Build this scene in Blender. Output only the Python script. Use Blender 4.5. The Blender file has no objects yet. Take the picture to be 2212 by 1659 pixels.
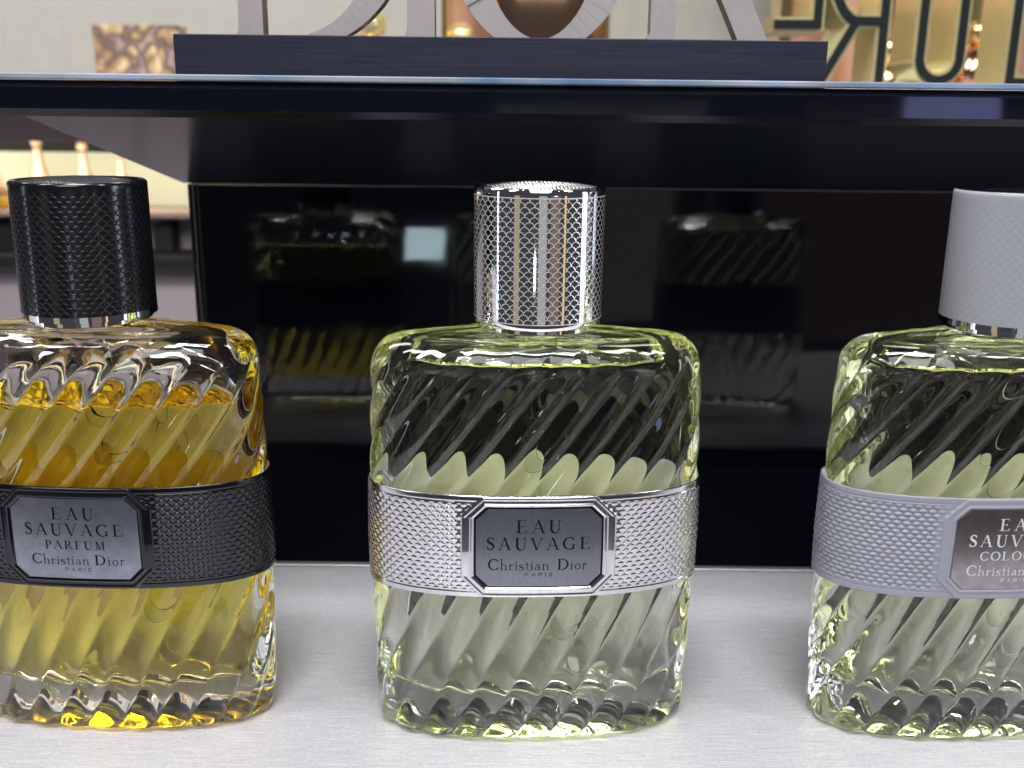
import bpy, math, random
import numpy as np
from mathutils import Vector, Matrix
random.seed(4); rng = np.random.default_rng(4)
R = math.radians
sc = bpy.context.scene
col = sc.collection

# ------------------------------------------------------------------ camera
CAM_H = 0.1364
PITCH, ROLL = 14.9, 0.65
cam_d = bpy.data.cameras.new('camera'); cam = bpy.data.objects.new('camera', cam_d); col.objects.link(cam)
cam_d.sensor_width = 36.0
cam_d.lens = 36.0 * 2150.0 / 2212.0
cam_d.clip_start = 0.01; cam_d.clip_end = 60
p_, r_ = R(PITCH), R(ROLL)
fw = Vector((0, math.cos(p_), -math.sin(p_))); rt = Vector((1, 0, 0)); up = rt.cross(fw)
rt2 = rt * math.cos(r_) + up * math.sin(r_); up2 = -rt * math.sin(r_) + up * math.cos(r_)
m = Matrix((rt2, up2, -fw)).transposed().to_4x4(); m.translation = (0, 0, CAM_H)
cam.matrix_world = m
cam_d.dof.use_dof = True; cam_d.dof.focus_distance = 0.212; cam_d.dof.aperture_fstop = 24
sc.camera = cam

# ------------------------------------------------------------------ render, view
sc.render.engine = 'CYCLES'
cy = sc.cycles
cy.use_denoising = True
try: cy.denoiser = 'OPENIMAGEDENOISE'
except Exception: pass
cy.max_bounces = 28; cy.transmission_bounces = 26; cy.glossy_bounces = 12; cy.diffuse_bounces = 4
cy.transparent_max_bounces = 8; cy.volume_bounces = 0
cy.caustics_reflective = True; cy.caustics_refractive = True
cy.blur_glossy = 0.3; cy.sample_clamp_indirect = 120
cy.use_adaptive_sampling = False
sc.view_settings.view_transform = 'Standard'; sc.view_settings.look = 'None'
sc.view_settings.exposure = 0.0; sc.view_settings.gamma = 1.0

# ------------------------------------------------------------------ world (dim store interior light)
w = bpy.data.worlds.new('World'); sc.world = w; w.use_nodes = True
bg = w.node_tree.nodes['Background']; bg.inputs[0].default_value = (0.85, 0.88, 1.0, 1); bg.inputs[1].default_value = 0.06

def area(name, loc, target, sx, sy, power, color=(1, 1, 1), shape='RECTANGLE', spread=180):
    d = bpy.data.lights.new(name, 'AREA'); d.shape = shape; d.size = sx; d.size_y = sy
    d.energy = power; d.color = color; d.spread = R(spread)
    o = bpy.data.objects.new(name, d); col.objects.link(o)
    o.location = loc
    o.rotation_euler = (Vector(target) - Vector(loc)).to_track_quat('-Z', 'Y').to_euler()
    return o
# ceiling lamps of the store over the shelf, with added fill lamps
area('overhead_strip', (0.02, -0.02, 1.02), (0.02, .22, 0), .42, .06, 2.6, (1, .99, 1.0))
area('overhead_strip', (0.02, -0.15, 1.02), (0.02, .22, 0), .42, .08, 5.0, (1, .985, 1.0))  # added strip, carries light to the cloth behind the bottles
area('side_fill', (-.52, -.05, .85), (0, .24, 0), .10, .26, 2.0, (1, .99, 1))  # added fill from the left, brightens the lower glass
area('side_fill', (.58, -.05, .85), (.02, .24, 0), .10, .26, 2.0, (1, .99, 1))  # the same added fill from the right
area('ceiling_spot', (-0.10, 0.02, 1.0), (-.03, .22, 0), .05, .05, .8, (1, .98, .97), 'DISK')
area('fill_panel', (0.0, -1.70, 1.7), (0, .2, 0), 1.3, 1.3, 33.0, (.985, .98, 1.0))  # added soft fill from the front, reaches under the top shelf
for k, (x, y) in enumerate(((-.55, -.30), (-.25, -.42), (.05, -.28), (.30, -.40), (.62, -.30), (-.40, -.75), (-.08, -.80), (.22, -.72), (.48, -.85), (-.12, .12), (.28, .13))):
    area('ceiling_led', (x, y, 1.45), (.03, .2, .05), .022, .022, .16, (.95, .97, 1.0), 'DISK')
# lit fixtures of the store behind the photographer, seen as streaks in the chrome
area('light_column_right', (1.0, 0.10, .05), (0, .2, .1), .16, .7, 2.6, (.80, .88, 1.0))
area('light_column_left', (-1.0, -.02, .05), (0, .2, .1), .055, .6, .5, (.72, .83, 1.0))
area('lit_counter_behind', (0.12, -1.0, -.02), (0, .2, .1), .30, .36, .13, (.93, .95, .92))
area('warm_display_behind', (0.55, -.85, -.02), (0, .2, .1), .36, .36, .065, (1.0, .6, .5))
area('amber_display_behind', (0.80, -.60, -.02), (0, .2, .1), .07, .36, .08, (1.0, .62, .2))
area('gold_display_behind', (-0.80, -.75, -.02), (0, .2, .1), .22, .36, .09, (1.0, .8, .45))
area('lit_screen_behind', (0.62, -1.0, .150), (0, .23, .14), .125, .055, .10, (.42, .45, 1.0))
area('lit_window_behind', (-0.152, -1.0, -.074), (0, .36, .09), .066, .045, .13, (.70, .92, 1.0))
# lamps of the wall display in the background, then added fill lamps
area('wall_display_lamp', (-0.1, 1.05, .78), (-.1, 1.30, .35), 2.2, .10, 1.6, (1.0, .98, .86))
area('niche_lamp', (-0.75, .99, .105), (-.75, 1.05, .05), .9, .04, .75, (1.0, 1.0, .80))
area('cabinet_fill', (-0.7, .55, .9), (-.7, 1.0, -.2), .7, .3, 9.5, (1.0, .94, .96))  # added unseen lamp, brightens the cabinet fronts
area('letter_fill', (0.16, .45, .55), (.32, .55, .16), .25, .2, 1.5, (1.0, .95, .75))  # added unseen lamp, brightens the sides of the gold letters

# ------------------------------------------------------------------ node helpers
class E:
    """tiny expression builder over shader math nodes"""
    nt = None
    def __init__(s, sock): s.s = sock
    @staticmethod
    def op(kind, a, b=None, c=None):
        n = E.nt.nodes.new('ShaderNodeMath'); n.operation = kind
        for i, v in enumerate((a, b, c)):
            if v is None: continue
            if isinstance(v, E): E.nt.links.new(v.s, n.inputs[i])
            else: n.inputs[i].default_value = v
        return E(n.outputs[0])
    def __add__(s, o): return E.op('ADD', s, o)
    def __sub__(s, o): return E.op('SUBTRACT', s, o)
    def __mul__(s, o): return E.op('MULTIPLY', s, o)
    def __truediv__(s, o): return E.op('DIVIDE', s, o)
    def f(s, k, b=None, c=None): return E.op(k, s, b, c)

def mat(name):
    mt = bpy.data.materials.new(name); mt.use_nodes = True
    nt = mt.node_tree; return mt, nt, nt.nodes['Principled BSDF']
def pset(b, **k):
    al = dict(base='Base Color', rough='Roughness', metal='Metallic', ior='IOR', trans='Transmission Weight',
              coat='Coat Weight', coatr='Coat Roughness', emis='Emission Color', emiss='Emission Strength',
              spec='Specular IOR Level', aniso='Anisotropic', sheen='Sheen Weight', arot='Anisotropic Rotation')
    for kk, v in k.items():
        b.inputs[al[kk]].default_value = (*v, 1) if isinstance(v, tuple) and len(v) == 3 else v
def simple(name, **k):
    mt, nt, b = mat(name); pset(b, **k); return mt
def noise(nt, scale, detail=3, vec=None, rough=.5, mapping=None, coord='Object'):
    tc = nt.nodes.new('ShaderNodeTexCoord'); n = nt.nodes.new('ShaderNodeTexNoise')
    n.inputs['Scale'].default_value = scale; n.inputs['Detail'].default_value = detail; n.inputs['Roughness'].default_value = rough
    src = tc.outputs[coord]
    if mapping:
        mp = nt.nodes.new('ShaderNodeMapping'); mp.inputs['Scale'].default_value = mapping
        nt.links.new(src, mp.inputs[0]); src = mp.outputs[0]
    nt.links.new(src, n.inputs['Vector']); return n
def ramp(nt, fac, stops):
    r = nt.nodes.new('ShaderNodeValToRGB'); el = r.color_ramp.elements
    while len(el) < len(stops): el.new(.5)
    for e, (p, c) in zip(el, stops): e.position = p; e.color = (*c, 1) if len(c) == 3 else c
    nt.links.new(fac, r.inputs[0]); return r
def bump(nt, b, h, strength, dist=.001):
    bp = nt.nodes.new('ShaderNodeBump'); bp.inputs['Strength'].default_value = strength; bp.inputs['Distance'].default_value = dist
    nt.links.new(h, bp.inputs['Height']); nt.links.new(bp.outputs[0], b.inputs['Normal']); return bp

# ------------------------------------------------------------------ materials
M = {}
def glassmat(name, ior, color=(1, 1, 1), rough=0.0, vol=None, dens=1.0):
    mt = bpy.data.materials.new(name); mt.use_nodes = True; nt = mt.node_tree
    nt.nodes.remove(nt.nodes['Principled BSDF'])
    g = nt.nodes.new('ShaderNodeBsdfGlass'); g.inputs['IOR'].default_value = ior
    g.inputs['Roughness'].default_value = rough; g.inputs['Color'].default_value = (*color, 1)
    out = nt.nodes['Material Output']; nt.links.new(g.outputs[0], out.inputs['Surface'])
    if vol:
        v = nt.nodes.new('ShaderNodeVolumeAbsorption'); v.inputs['Color'].default_value = (*vol, 1)
        v.inputs['Density'].default_value = dens; nt.links.new(v.outputs[0], out.inputs['Volume'])
    return mt
M['glass'] = glassmat('bottle_glass', 1.5, (.985, .99, .985))
def liquid(name, sig):
    D = max(sig) * 1.02; c = tuple(1 - s / D for s in sig)
    mt = glassmat(name, 1.37, vol=c, dens=D); nt = mt.node_tree
    g = [n for n in nt.nodes if n.type == 'BSDF_GLASS'][0]
    at = nt.nodes.new('ShaderNodeAttribute'); at.attribute_name = 'free_surface'
    mr = nt.nodes.new('ShaderNodeMapRange'); mr.inputs['To Min'].default_value = 1.37 / 1.5; mr.inputs['To Max'].default_value = 1.37
    nt.links.new(at.outputs['Fac'], mr.inputs['Value']); nt.links.new(mr.outputs[0], g.inputs['IOR'])
    return mt
M['green'] = liquid('green_yellow_liquid', (1.5, .9, 14))
M['green2'] = liquid('pale_green_liquid', (1.4, .9, 12))
M['amber'] = liquid('amber_liquid', (.6, 8.6, 105))
M['tube'] = glassmat('clear_plastic_tube', 1.06, (.93, .95, .93))
M['pump'] = simple('pale_pump_plastic', base=(.78, .80, .62), rough=.35)
M['chrome'] = simple('polished_chrome', base=(.86, .86, .88), rough=.05, metal=1.0)
M['chrome_satin'] = simple('knurled_chrome', base=(.88, .88, .90), rough=.16, metal=1.0)
M['text_black'] = simple('black_lettering', base=(.004, .004, .008), rough=.5, spec=.15)
M['text_white'] = simple('pale_lettering', base=(.55, .57, .62), rough=.5)
M['gloss_black'] = simple('black_lacquer', base=(.003, .0038, .0075), rough=.045, ior=1.41)
M['satin_black'] = simple('satin_black', base=(.010, .014, .030), rough=.2)
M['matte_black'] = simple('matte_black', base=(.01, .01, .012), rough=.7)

def scale_uv(nt):
    """fish-scale pattern from the UV map (u, v counted in scales): returns (distance to arc, inside-dome)"""
    E.nt = nt
    uv = nt.nodes.new('ShaderNodeUVMap'); uv.uv_map = 'UVMap'
    sp = nt.nodes.new('ShaderNodeSeparateXYZ'); nt.links.new(uv.outputs[0], sp.inputs[0])
    u, v = E(sp.outputs[0]), E(sp.outputs[1])
    vv = v / .5; j = vv.f('FLOOR'); dv = (vv - j) * .5
    off = j.f('FLOORED_MODULO', 2.0) * .5
    du = (u + off).f('FRACT') - .5
    d = (du * du + dv * dv).f('SQRT')
    inzone = E.op('MULTIPLY', E.op('GREATER_THAN', v, 0.0), E.op('LESS_THAN', v, 12.80))
    return d, dv, inzone, v
def m_chrome_scales():
    mt, nt, b = mat('chrome_engraved_with_scales'); d, dv, z, v = scale_uv(nt)
    line = E.op('SUBTRACT', 1.0, ((d - .5).f('ABSOLUTE') * 19.0).f('MINIMUM', 1.0)).f('SMOOTH_MIN', 1.0, .1)
    ring = E.op('LESS_THAN', (v + .06).f('ABSOLUTE'), .05).f('MAXIMUM', E.op('LESS_THAN', (v - 12.88).f('ABSOLUTE'), .05))
    k = ((line * z) * 1.5).f('MINIMUM', 1.0).f('MAXIMUM', ring)
    pset(b, base=(.87, .87, .89), metal=1.0, rough=.04)
    rg = (k * .42) + .04
    nt.links.new(rg.s, b.inputs['Roughness'])
    mt_ = nt.nodes.new('ShaderNodeMix'); mt_.data_type = 'RGBA'
    mt_.inputs[6].default_value = (.86, .86, .88, 1); mt_.inputs[7].default_value = (.80, .77, .72, 1)
    nt.links.new(k.s, mt_.inputs[0]); nt.links.new(mt_.outputs[2], b.inputs['Base Color'])
    nt.links.new((E.op('SUBTRACT', 1.0, k * .45)).s, b.inputs['Metallic'])
    bump(nt, b, E.op('SUBTRACT', 1.0, k).s, .25, .0001)
    return mt
def m_scale_bump(name, base, rough, strength, line_rough=None, coat=0):
    mt, nt, b = mat(name); d, dv, z, v = scale_uv(nt)
    line = E.op('SUBTRACT', 1.0, ((d - .5).f('ABSOLUTE') * 11.0).f('MINIMUM', 1.0))
    pset(b, base=base, rough=rough, coat=coat, coatr=.1)
    n = noise(nt, 900, 3)
    h = (E.op('SUBTRACT', 1.0, line * z)) + E(n.outputs[0]) * .12
    bump(nt, b, h.s, strength, .00012)
    if line_rough is not None:
        nt.links.new((line * z * (line_rough - rough) + rough).s, b.inputs['Roughness'])
    return mt
M['cap_chrome'] = m_chrome_scales()
M['cap_black'] = m_scale_bump('black_lacquer_with_scales', (.006, .006, .008), .16, .55, .4)
M['cap_white'] = m_scale_bump('pale_grey_plastic_with_scales', (.31, .32, .345), .45, .35)

def m_brushed(name, base, rough, axis=(900, 900, 20), strength=.12, metal=1.0, var=.25):
    mt, nt, b = mat(name); pset(b, base=base, rough=rough, metal=metal)
    n = noise(nt, 1.0, 4, mapping=axis, rough=.7)
    lo = tuple(c * (1 - var) for c in base); hi = tuple(min(1, c * (1 + var)) for c in base)
    r = ramp(nt, n.outputs[0], [(.3, lo), (.7, hi)]); nt.links.new(r.outputs[0], b.inputs['Base Color'])
    bump(nt, b, n.outputs[0], strength, .00006)
    return mt
M['band_silver'] = m_brushed('silver_embossed_metal', (.60, .59, .62), .17, strength=.05, var=.08)
M['plate_silver'] = m_brushed('brushed_steel_plate', (.22, .235, .27), .32, axis=(5200, 5200, 480), strength=.12, var=.16)
M['band_black'] = simple('black_embossed_lacquer', base=(.004, .004, .007), rough=.13)
M['plate_polished'] = m_brushed('polished_steel_plate', (.30, .32, .38), .30, axis=(300, 300, 300), strength=.05, var=.15)
M['band_white'] = simple('pale_lavender_plastic', base=(.27, .275, .325), rough=.42)
M['plate_frosted'] = m_brushed('smoky_frosted_steel_plate', (.38, .355, .36), .24, axis=(200, 200, 200), strength=.03, var=.25)
M['band_inner'] = simple('band_lining', base=(.60, .60, .60), rough=.6)
M['band_inner_dark'] = simple('dark_band_lining', base=(.36, .26, .15), rough=.6)

nt = M['gloss_black'].node_tree; bump(nt, nt.nodes['Principled BSDF'], noise(nt, 45, 2, mapping=(.35, 1, 1)).outputs[0], .05, .002)
ns = noise(nt, 22, 5, rough=.65); rr = ramp(nt, ns.outputs[0], [(.40, (.03, .03, .03)), (.62, (.06, .06, .06)), (.78, (.15, .15, .15))])
nt.links.new(rr.outputs[0], nt.nodes['Principled BSDF'].inputs['Roughness'])
# shelf cloth with metallic thread
mt, nt, b = mat('silver_thread_cloth'); M['cloth'] = mt
n1 = noise(nt, 1.0, 4, mapping=(90, 4200, 1), rough=.75); n2 = noise(nt, 1.0, 2, mapping=(900, 2200, 1), rough=.6)
n3 = noise(nt, 14, 3)
E.nt = nt
s = E(n1.outputs[0]) * .72 + E(n2.outputs[0]) * .34 + .0
r = ramp(nt, s.s, [(.36, (.44, .437, .46)), (.55, (.64, .638, .665)), (.74, (.88, .877, .905))])
nt.links.new(r.outputs[0], b.inputs['Base Color'])
pset(b, rough=.42, metal=.25, spec=.6)
bump(nt, b, s.s, .16, .00025)

mt, nt, b = mat('frosted_acrylic_edge'); M['acrylic'] = mt
n = noise(nt, 1, 3, mapping=(28, 1, 1)); r = ramp(nt, n.outputs[0], [(.35, (.10, .18, .36)), (.5, (.30, .36, .42)), (.62, (.42, .44, .52)), (.72, (.25, .42, .75))])
nt.links.new(r.outputs[0], b.inputs['Base Color']); pset(b, rough=.15, metal=.2)
M['sign_base'] = m_brushed('dark_brushed_aluminium', (.042, .045, .075), .36, axis=(60, 60, 3000), strength=.12, metal=.55, var=.3)
M['letter_front'] = m_brushed('satin_silver_letter', (.52, .48, .475), .3, axis=(200, 200, 200), strength=.02, metal=.4, var=.05)
M['letter_side'] = simple('dark_letter_edge', base=(.05, .055, .075), rough=.3, metal=.6)
M['wall_cream'] = m_brushed('cream_linen_wall', (.36, .36, .315), .8, axis=(40, 40, 40), strength=.02, metal=0, var=.05)
M['gold'] = simple('polished_gold', base=(.86, .66, .28), rough=.18, metal=1.0)
M['copper'] = simple('copper_metal', base=(.82, .50, .33), rough=.12, metal=1.0)
M['rose_copper'] = simple('satin_rose_copper', base=(.72, .46, .32), rough=.42, metal=.45)
M['pale_gold'] = simple('pale_gold_enamel', base=(.84, .76, .40), rough=.22, metal=.6)
M['niche'] = simple('niche_cream', base=(.82, .82, .66), rough=.7)
M['cabinet'] = simple('pinkish_grey_cabinet', base=(.50, .43, .46), rough=.5)
M['rose_edge'] = simple('rose_wood_edge', base=(.50, .33, .27), rough=.4)
M['floor'] = simple('dark_store_floor', base=(.10, .09, .10), rough=.35)
M['juice'] = simple('amber_juice_glass', base=(.85, .50, .06), rough=.12, trans=.3)
M['pink'] = simple('rose_enamel', base=(.55, .09, .20), rough=.3)

mt, nt, b = mat('gold_bottles_print'); M['print'] = mt
v = nt.nodes.new('ShaderNodeTexVoronoi'); v.inputs['Scale'].default_value = 70; tc = nt.nodes.new('ShaderNodeTexCoord')
nn = nt.nodes.new('ShaderNodeTexNoise'); nn.inputs['Scale'].default_value = 34; nt.links.new(tc.outputs['Object'], nn.inputs['Vector'])
va = nt.nodes.new('ShaderNodeVectorMath'); va.operation = 'MULTIPLY_ADD'; va.inputs[1].default_value = (.035, .035, .035)
nt.links.new(nn.outputs['Color'], va.inputs[0]); nt.links.new(tc.outputs['Object'], va.inputs[2]); nt.links.new(va.outputs[0], v.inputs['Vector'])
n = noise(nt, 30, 4); mx = nt.nodes.new('ShaderNodeMath'); mx.operation = 'MULTIPLY'
nt.links.new(v.outputs['Distance'], mx.inputs[0]); nt.links.new(n.outputs[0], mx.inputs[1])
r = ramp(nt, mx.outputs[0], [(.0, (.75, .66, .40)), (.16, (.45, .30, .16)), (.28, (.13, .09, .07)), (.40, (.30, .22, .20)), (.6, (.62, .46, .24))])
nt.links.new(r.outputs[0], b.inputs['Base Color']); pset(b, rough=.4)
mt, nt, b = mat('copper_mirror_panel'); M['copper_panel'] = mt
n = noise(nt, 16, 3, mapping=(1.6, 1, .5)); r = ramp(nt, n.outputs[0], [(.34, (.16, .07, .045)), (.5, (.46, .24, .15)), (.64, (.60, .38, .27)), (.75, (.30, .22, .24))])
nt.links.new(r.outputs[0], b.inputs['Base Color']); pset(b, rough=.3, metal=.3)

# ------------------------------------------------------------------ mesh helpers
def new_obj(name, V, F, mats, parent=None, smooth=True, fmat=None, uv=None, ftype=4):
    me = bpy.data.meshes.new(name)
    V = np.asarray(V, dtype=np.float32)
    if isinstance(F, np.ndarray):
        nf, k = F.shape
        me.vertices.add(len(V)); me.vertices.foreach_set('co', V.ravel())
        me.loops.add(nf * k); me.loops.foreach_set('vertex_index', F.ravel().astype(np.int32))
        me.polygons.add(nf); me.polygons.foreach_set('loop_start', np.arange(0, nf * k, k, dtype=np.int32))
    else:
        me.from_pydata([tuple(map(float, v)) for v in V], [], F); nf = len(F)
    me.update(calc_edges=True)
    for mm in (mats if isinstance(mats, (list, tuple)) else [mats]): me.materials.append(mm)
    if fmat is not None: me.polygons.foreach_set('material_index', np.asarray(fmat, dtype=np.int32))
    me.polygons.foreach_set('use_smooth', np.full(len(me.polygons), smooth))
    if uv is not None:
        l = me.uv_layers.new(name='UVMap'); l.data.foreach_set('uv', np.asarray(uv, dtype=np.float32).ravel())
    me.validate(); me.update()
    o = bpy.data.objects.new(name, me); col.objects.link(o)
    if parent: o.parent = parent
    return o
def grid_faces(ny, nx, wrap=True, flip=False, base=0):
    i = np.arange(ny - 1)[:, None]; j = np.arange(nx if wrap else nx - 1)[None, :]
    jn = (j + 1) % nx
    a = i * nx + j; b_ = i * nx + jn; c = (i + 1) * nx + jn; d = (i + 1) * nx + j
    F = np.stack([a, b_, c, d], -1).reshape(-1, 4) + base
    return F[:, ::-1] if flip else F
class MB:
    def __init__(s): s.V = []; s.F = []; s.m = []
    def add(s, V, F, mi=0):
        n = len(s.V); s.V += [tuple(v) for v in V]; s.F += [tuple(i + n for i in f) for f in F]; s.m += [mi] * len(F)
    def box(s, x0, x1, y0, y1, z0, z1, bev=0, mi=0):
        if bev <= 0:
            V = [(x, y, z) for z in (z0, z1) for y in (y0, y1) for x in (x0, x1)]
            s.add(V, [(0, 2, 3, 1), (4, 5, 7, 6), (0, 1, 5, 4), (2, 6, 7, 3), (0, 4, 6, 2), (1, 3, 7, 5)], mi); return
        # chamfered box
        c = ((x0 + x1) / 2, (y0 + y1) / 2, (z0 + z1) / 2); hx, hy, hz = (x1 - x0) / 2, (y1 - y0) / 2, (z1 - z0) / 2
        V = []; idx = {}
        for sx in (-1, 1):
            for sy in (-1, 1):
                for sz in (-1, 1):
                    for ax in range(3):
                        q = [hx - bev, hy - bev, hz - bev]; q[ax] += bev
                        V.append((c[0] + sx * q[0], c[1] + sy * q[1], c[2] + sz * q[2])); idx[(sx, sy, sz, ax)] = len(V) - 1
        F = []
        def face(ks):
            ids = [idx[k] for k in ks]; P = [np.array(V[i]) for i in ids]; n_ = np.cross(P[1] - P[0], P[2] - P[0])
            if np.dot(n_, sum(P) / len(P) - np.array(c)) < 0: ids.reverse()
            F.append(tuple(ids))
        for ax in range(3):
            o1, o2 = [(1, 2), (0, 2), (0, 1)][ax]
            for sg in (-1, 1):
                ks = []
                for a, b_ in ((-1, -1), (1, -1), (1, 1), (-1, 1)):
                    t = [0, 0, 0]; t[ax] = sg; t[o1] = a; t[o2] = b_; ks.append((*t, ax))
                face(ks)
            for a in (-1, 1):
                for b_ in (-1, 1):
                    t = [0, 0, 0]; t[o1] = a; t[o2] = b_
                    t1 = list(t); t1[ax] = -1; t2 = list(t); t2[ax] = 1
                    face([(*t1, o1), (*t2, o1), (*t2, o2), (*t1, o2)])
        for sx in (-1, 1):
            for sy in (-1, 1):
                for sz in (-1, 1): face([(sx, sy, sz, 0), (sx, sy, sz, 1), (sx, sy, sz, 2)])
        s.add(V, F, mi)
    def lathe(s, prof, cx=0, cy_=0, n=48, mi=0, sx=1, sy=1):
        V = []; k = len(prof)
        for (r0, z) in prof:
            for i in range(n):
                a = 2 * math.pi * i / n; V.append((cx + sx * r0 * math.cos(a), cy_ + sy * r0 * math.sin(a), z))
        F = [(i * n + j, i * n + (j + 1) % n, (i + 1) * n + (j + 1) % n, (i + 1) * n + j) for i in range(k - 1) for j in range(n)]
        if prof[0][0] > 1e-6: F.append(tuple(range(n))[::-1])
        if prof[-1][0] > 1e-6: F.append(tuple((k - 1) * n + j for j in range(n)))
        s.add(V, F, mi)
    def build(s, name, mats, parent=None, smooth=False):
        return new_obj(name, s.V, s.F, mats, parent, smooth, s.m)
def autosmooth(o, ang=35):
    me = o.data
    me.polygons.foreach_set('use_smooth', np.ones(len(me.polygons), bool))
    try: me.set_sharp_from_angle(angle=R(ang))
    except Exception: pass
def tag(o, label=None, cat=None, group=None, kind=None):
    if label: o['label'] = label
    if cat: o['category'] = cat
    if group: o['group'] = group
    if kind: o['kind'] = kind
    return o
def empty(name, loc=(0, 0, 0), rz=0):
    o = bpy.data.objects.new(name, None); col.objects.link(o); o.location = loc; o.rotation_euler = (0, 0, rz)
    o.empty_display_size = .02; return o

# ------------------------------------------------------------------ lettering (own stroke glyphs, cap height 1)
TH, TN, SR = .165, .066, .05
def ribbon(pts, ws):
    """centre line points with widths -> list of quads"""
    P = np.array(pts, float); ws = np.asarray(ws, float)
    T = np.gradient(P, axis=0); T /= np.linalg.norm(T, axis=1)[:, None] + 1e-9
    N = np.stack([-T[:, 1], T[:, 0]], 1)
    A = P + N * ws[:, None] / 2; B = P - N * ws[:, None] / 2
    return [[tuple(B[i]), tuple(B[i + 1]), tuple(A[i + 1]), tuple(A[i])] for i in range(len(P) - 1)]
def nib(pts, wt=TH, wn=TN):
    P = np.array(pts, float); T = np.gradient(P, axis=0); T /= np.linalg.norm(T, axis=1)[:, None] + 1e-9
    return ribbon(P, wn + (wt - wn) * np.abs(T[:, 1]) ** 1.6)
def arc(cx, cy_, rx, ry, a0, a1, wt=TH, wn=TN, n=14):
    t = np.radians(np.linspace(a0, a1, n)); return nib(np.stack([cx + rx * np.cos(t), cy_ + ry * np.sin(t)], 1), wt, wn)
def rect(x0, x1, y0, y1): return [[(x0, y0), (x1, y0), (x1, y1), (x0, y1)]]
def stem(x, y0=0, y1=1, w=TH, sb=1, st=1, k=.10):
    q = rect(x - w / 2, x + w / 2, y0, y1)
    if sb: q += rect(x - w / 2 - k, x + w / 2 + k, y0, y0 + SR)
    if st: q += rect(x - w / 2 - k, x + w / 2 + k, y1 - SR, y1)
    return q
def dg(x0, y0, x1, y1, w):
    return [[(x0 - w / 2, y0), (x0 + w / 2, y0), (x1 + w / 2, y1), (x1 - w / 2, y1)]]
def spline(pts, n=22):
    P = np.array(pts, float); t = np.arange(len(P)); tt = np.linspace(0, len(P) - 1, n)
    out = []
    for q in tt:
        i = min(int(q), len(P) - 2); f = q - i
        p0, p1, p2, p3 = P[max(i - 1, 0)], P[i], P[i + 1], P[min(i + 2, len(P) - 1)]
        out.append(.5 * ((2 * p1) + (-p0 + p2) * f + (2 * p0 - 5 * p1 + 4 * p2 - p3) * f * f + (-p0 + 3 * p1 - 3 * p2 + p3) * f ** 3))
    return np.array(out)
def sform(s_=1.0):
    P = spline([(.50, .80), (.44, .93), (.29, .975), (.13, .90), (.09, .74), (.20, .60), (.38, .48), (.50, .34), (.48, .14), (.30, .025), (.12, .07), (.05, .24)], 34)
    T = np.gradient(P, axis=0); T /= np.linalg.norm(T, axis=1)[:, None]
    k = np.linspace(0, 1, len(P)); w = TN + (TH * 1.15 - TN) * np.exp(-((k - .5) / .17) ** 2) + .02
    return ribbon(P, w) + dg(.505, .74, .505, .99, .03) + dg(.045, .01, .045, .27, .03)
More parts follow.
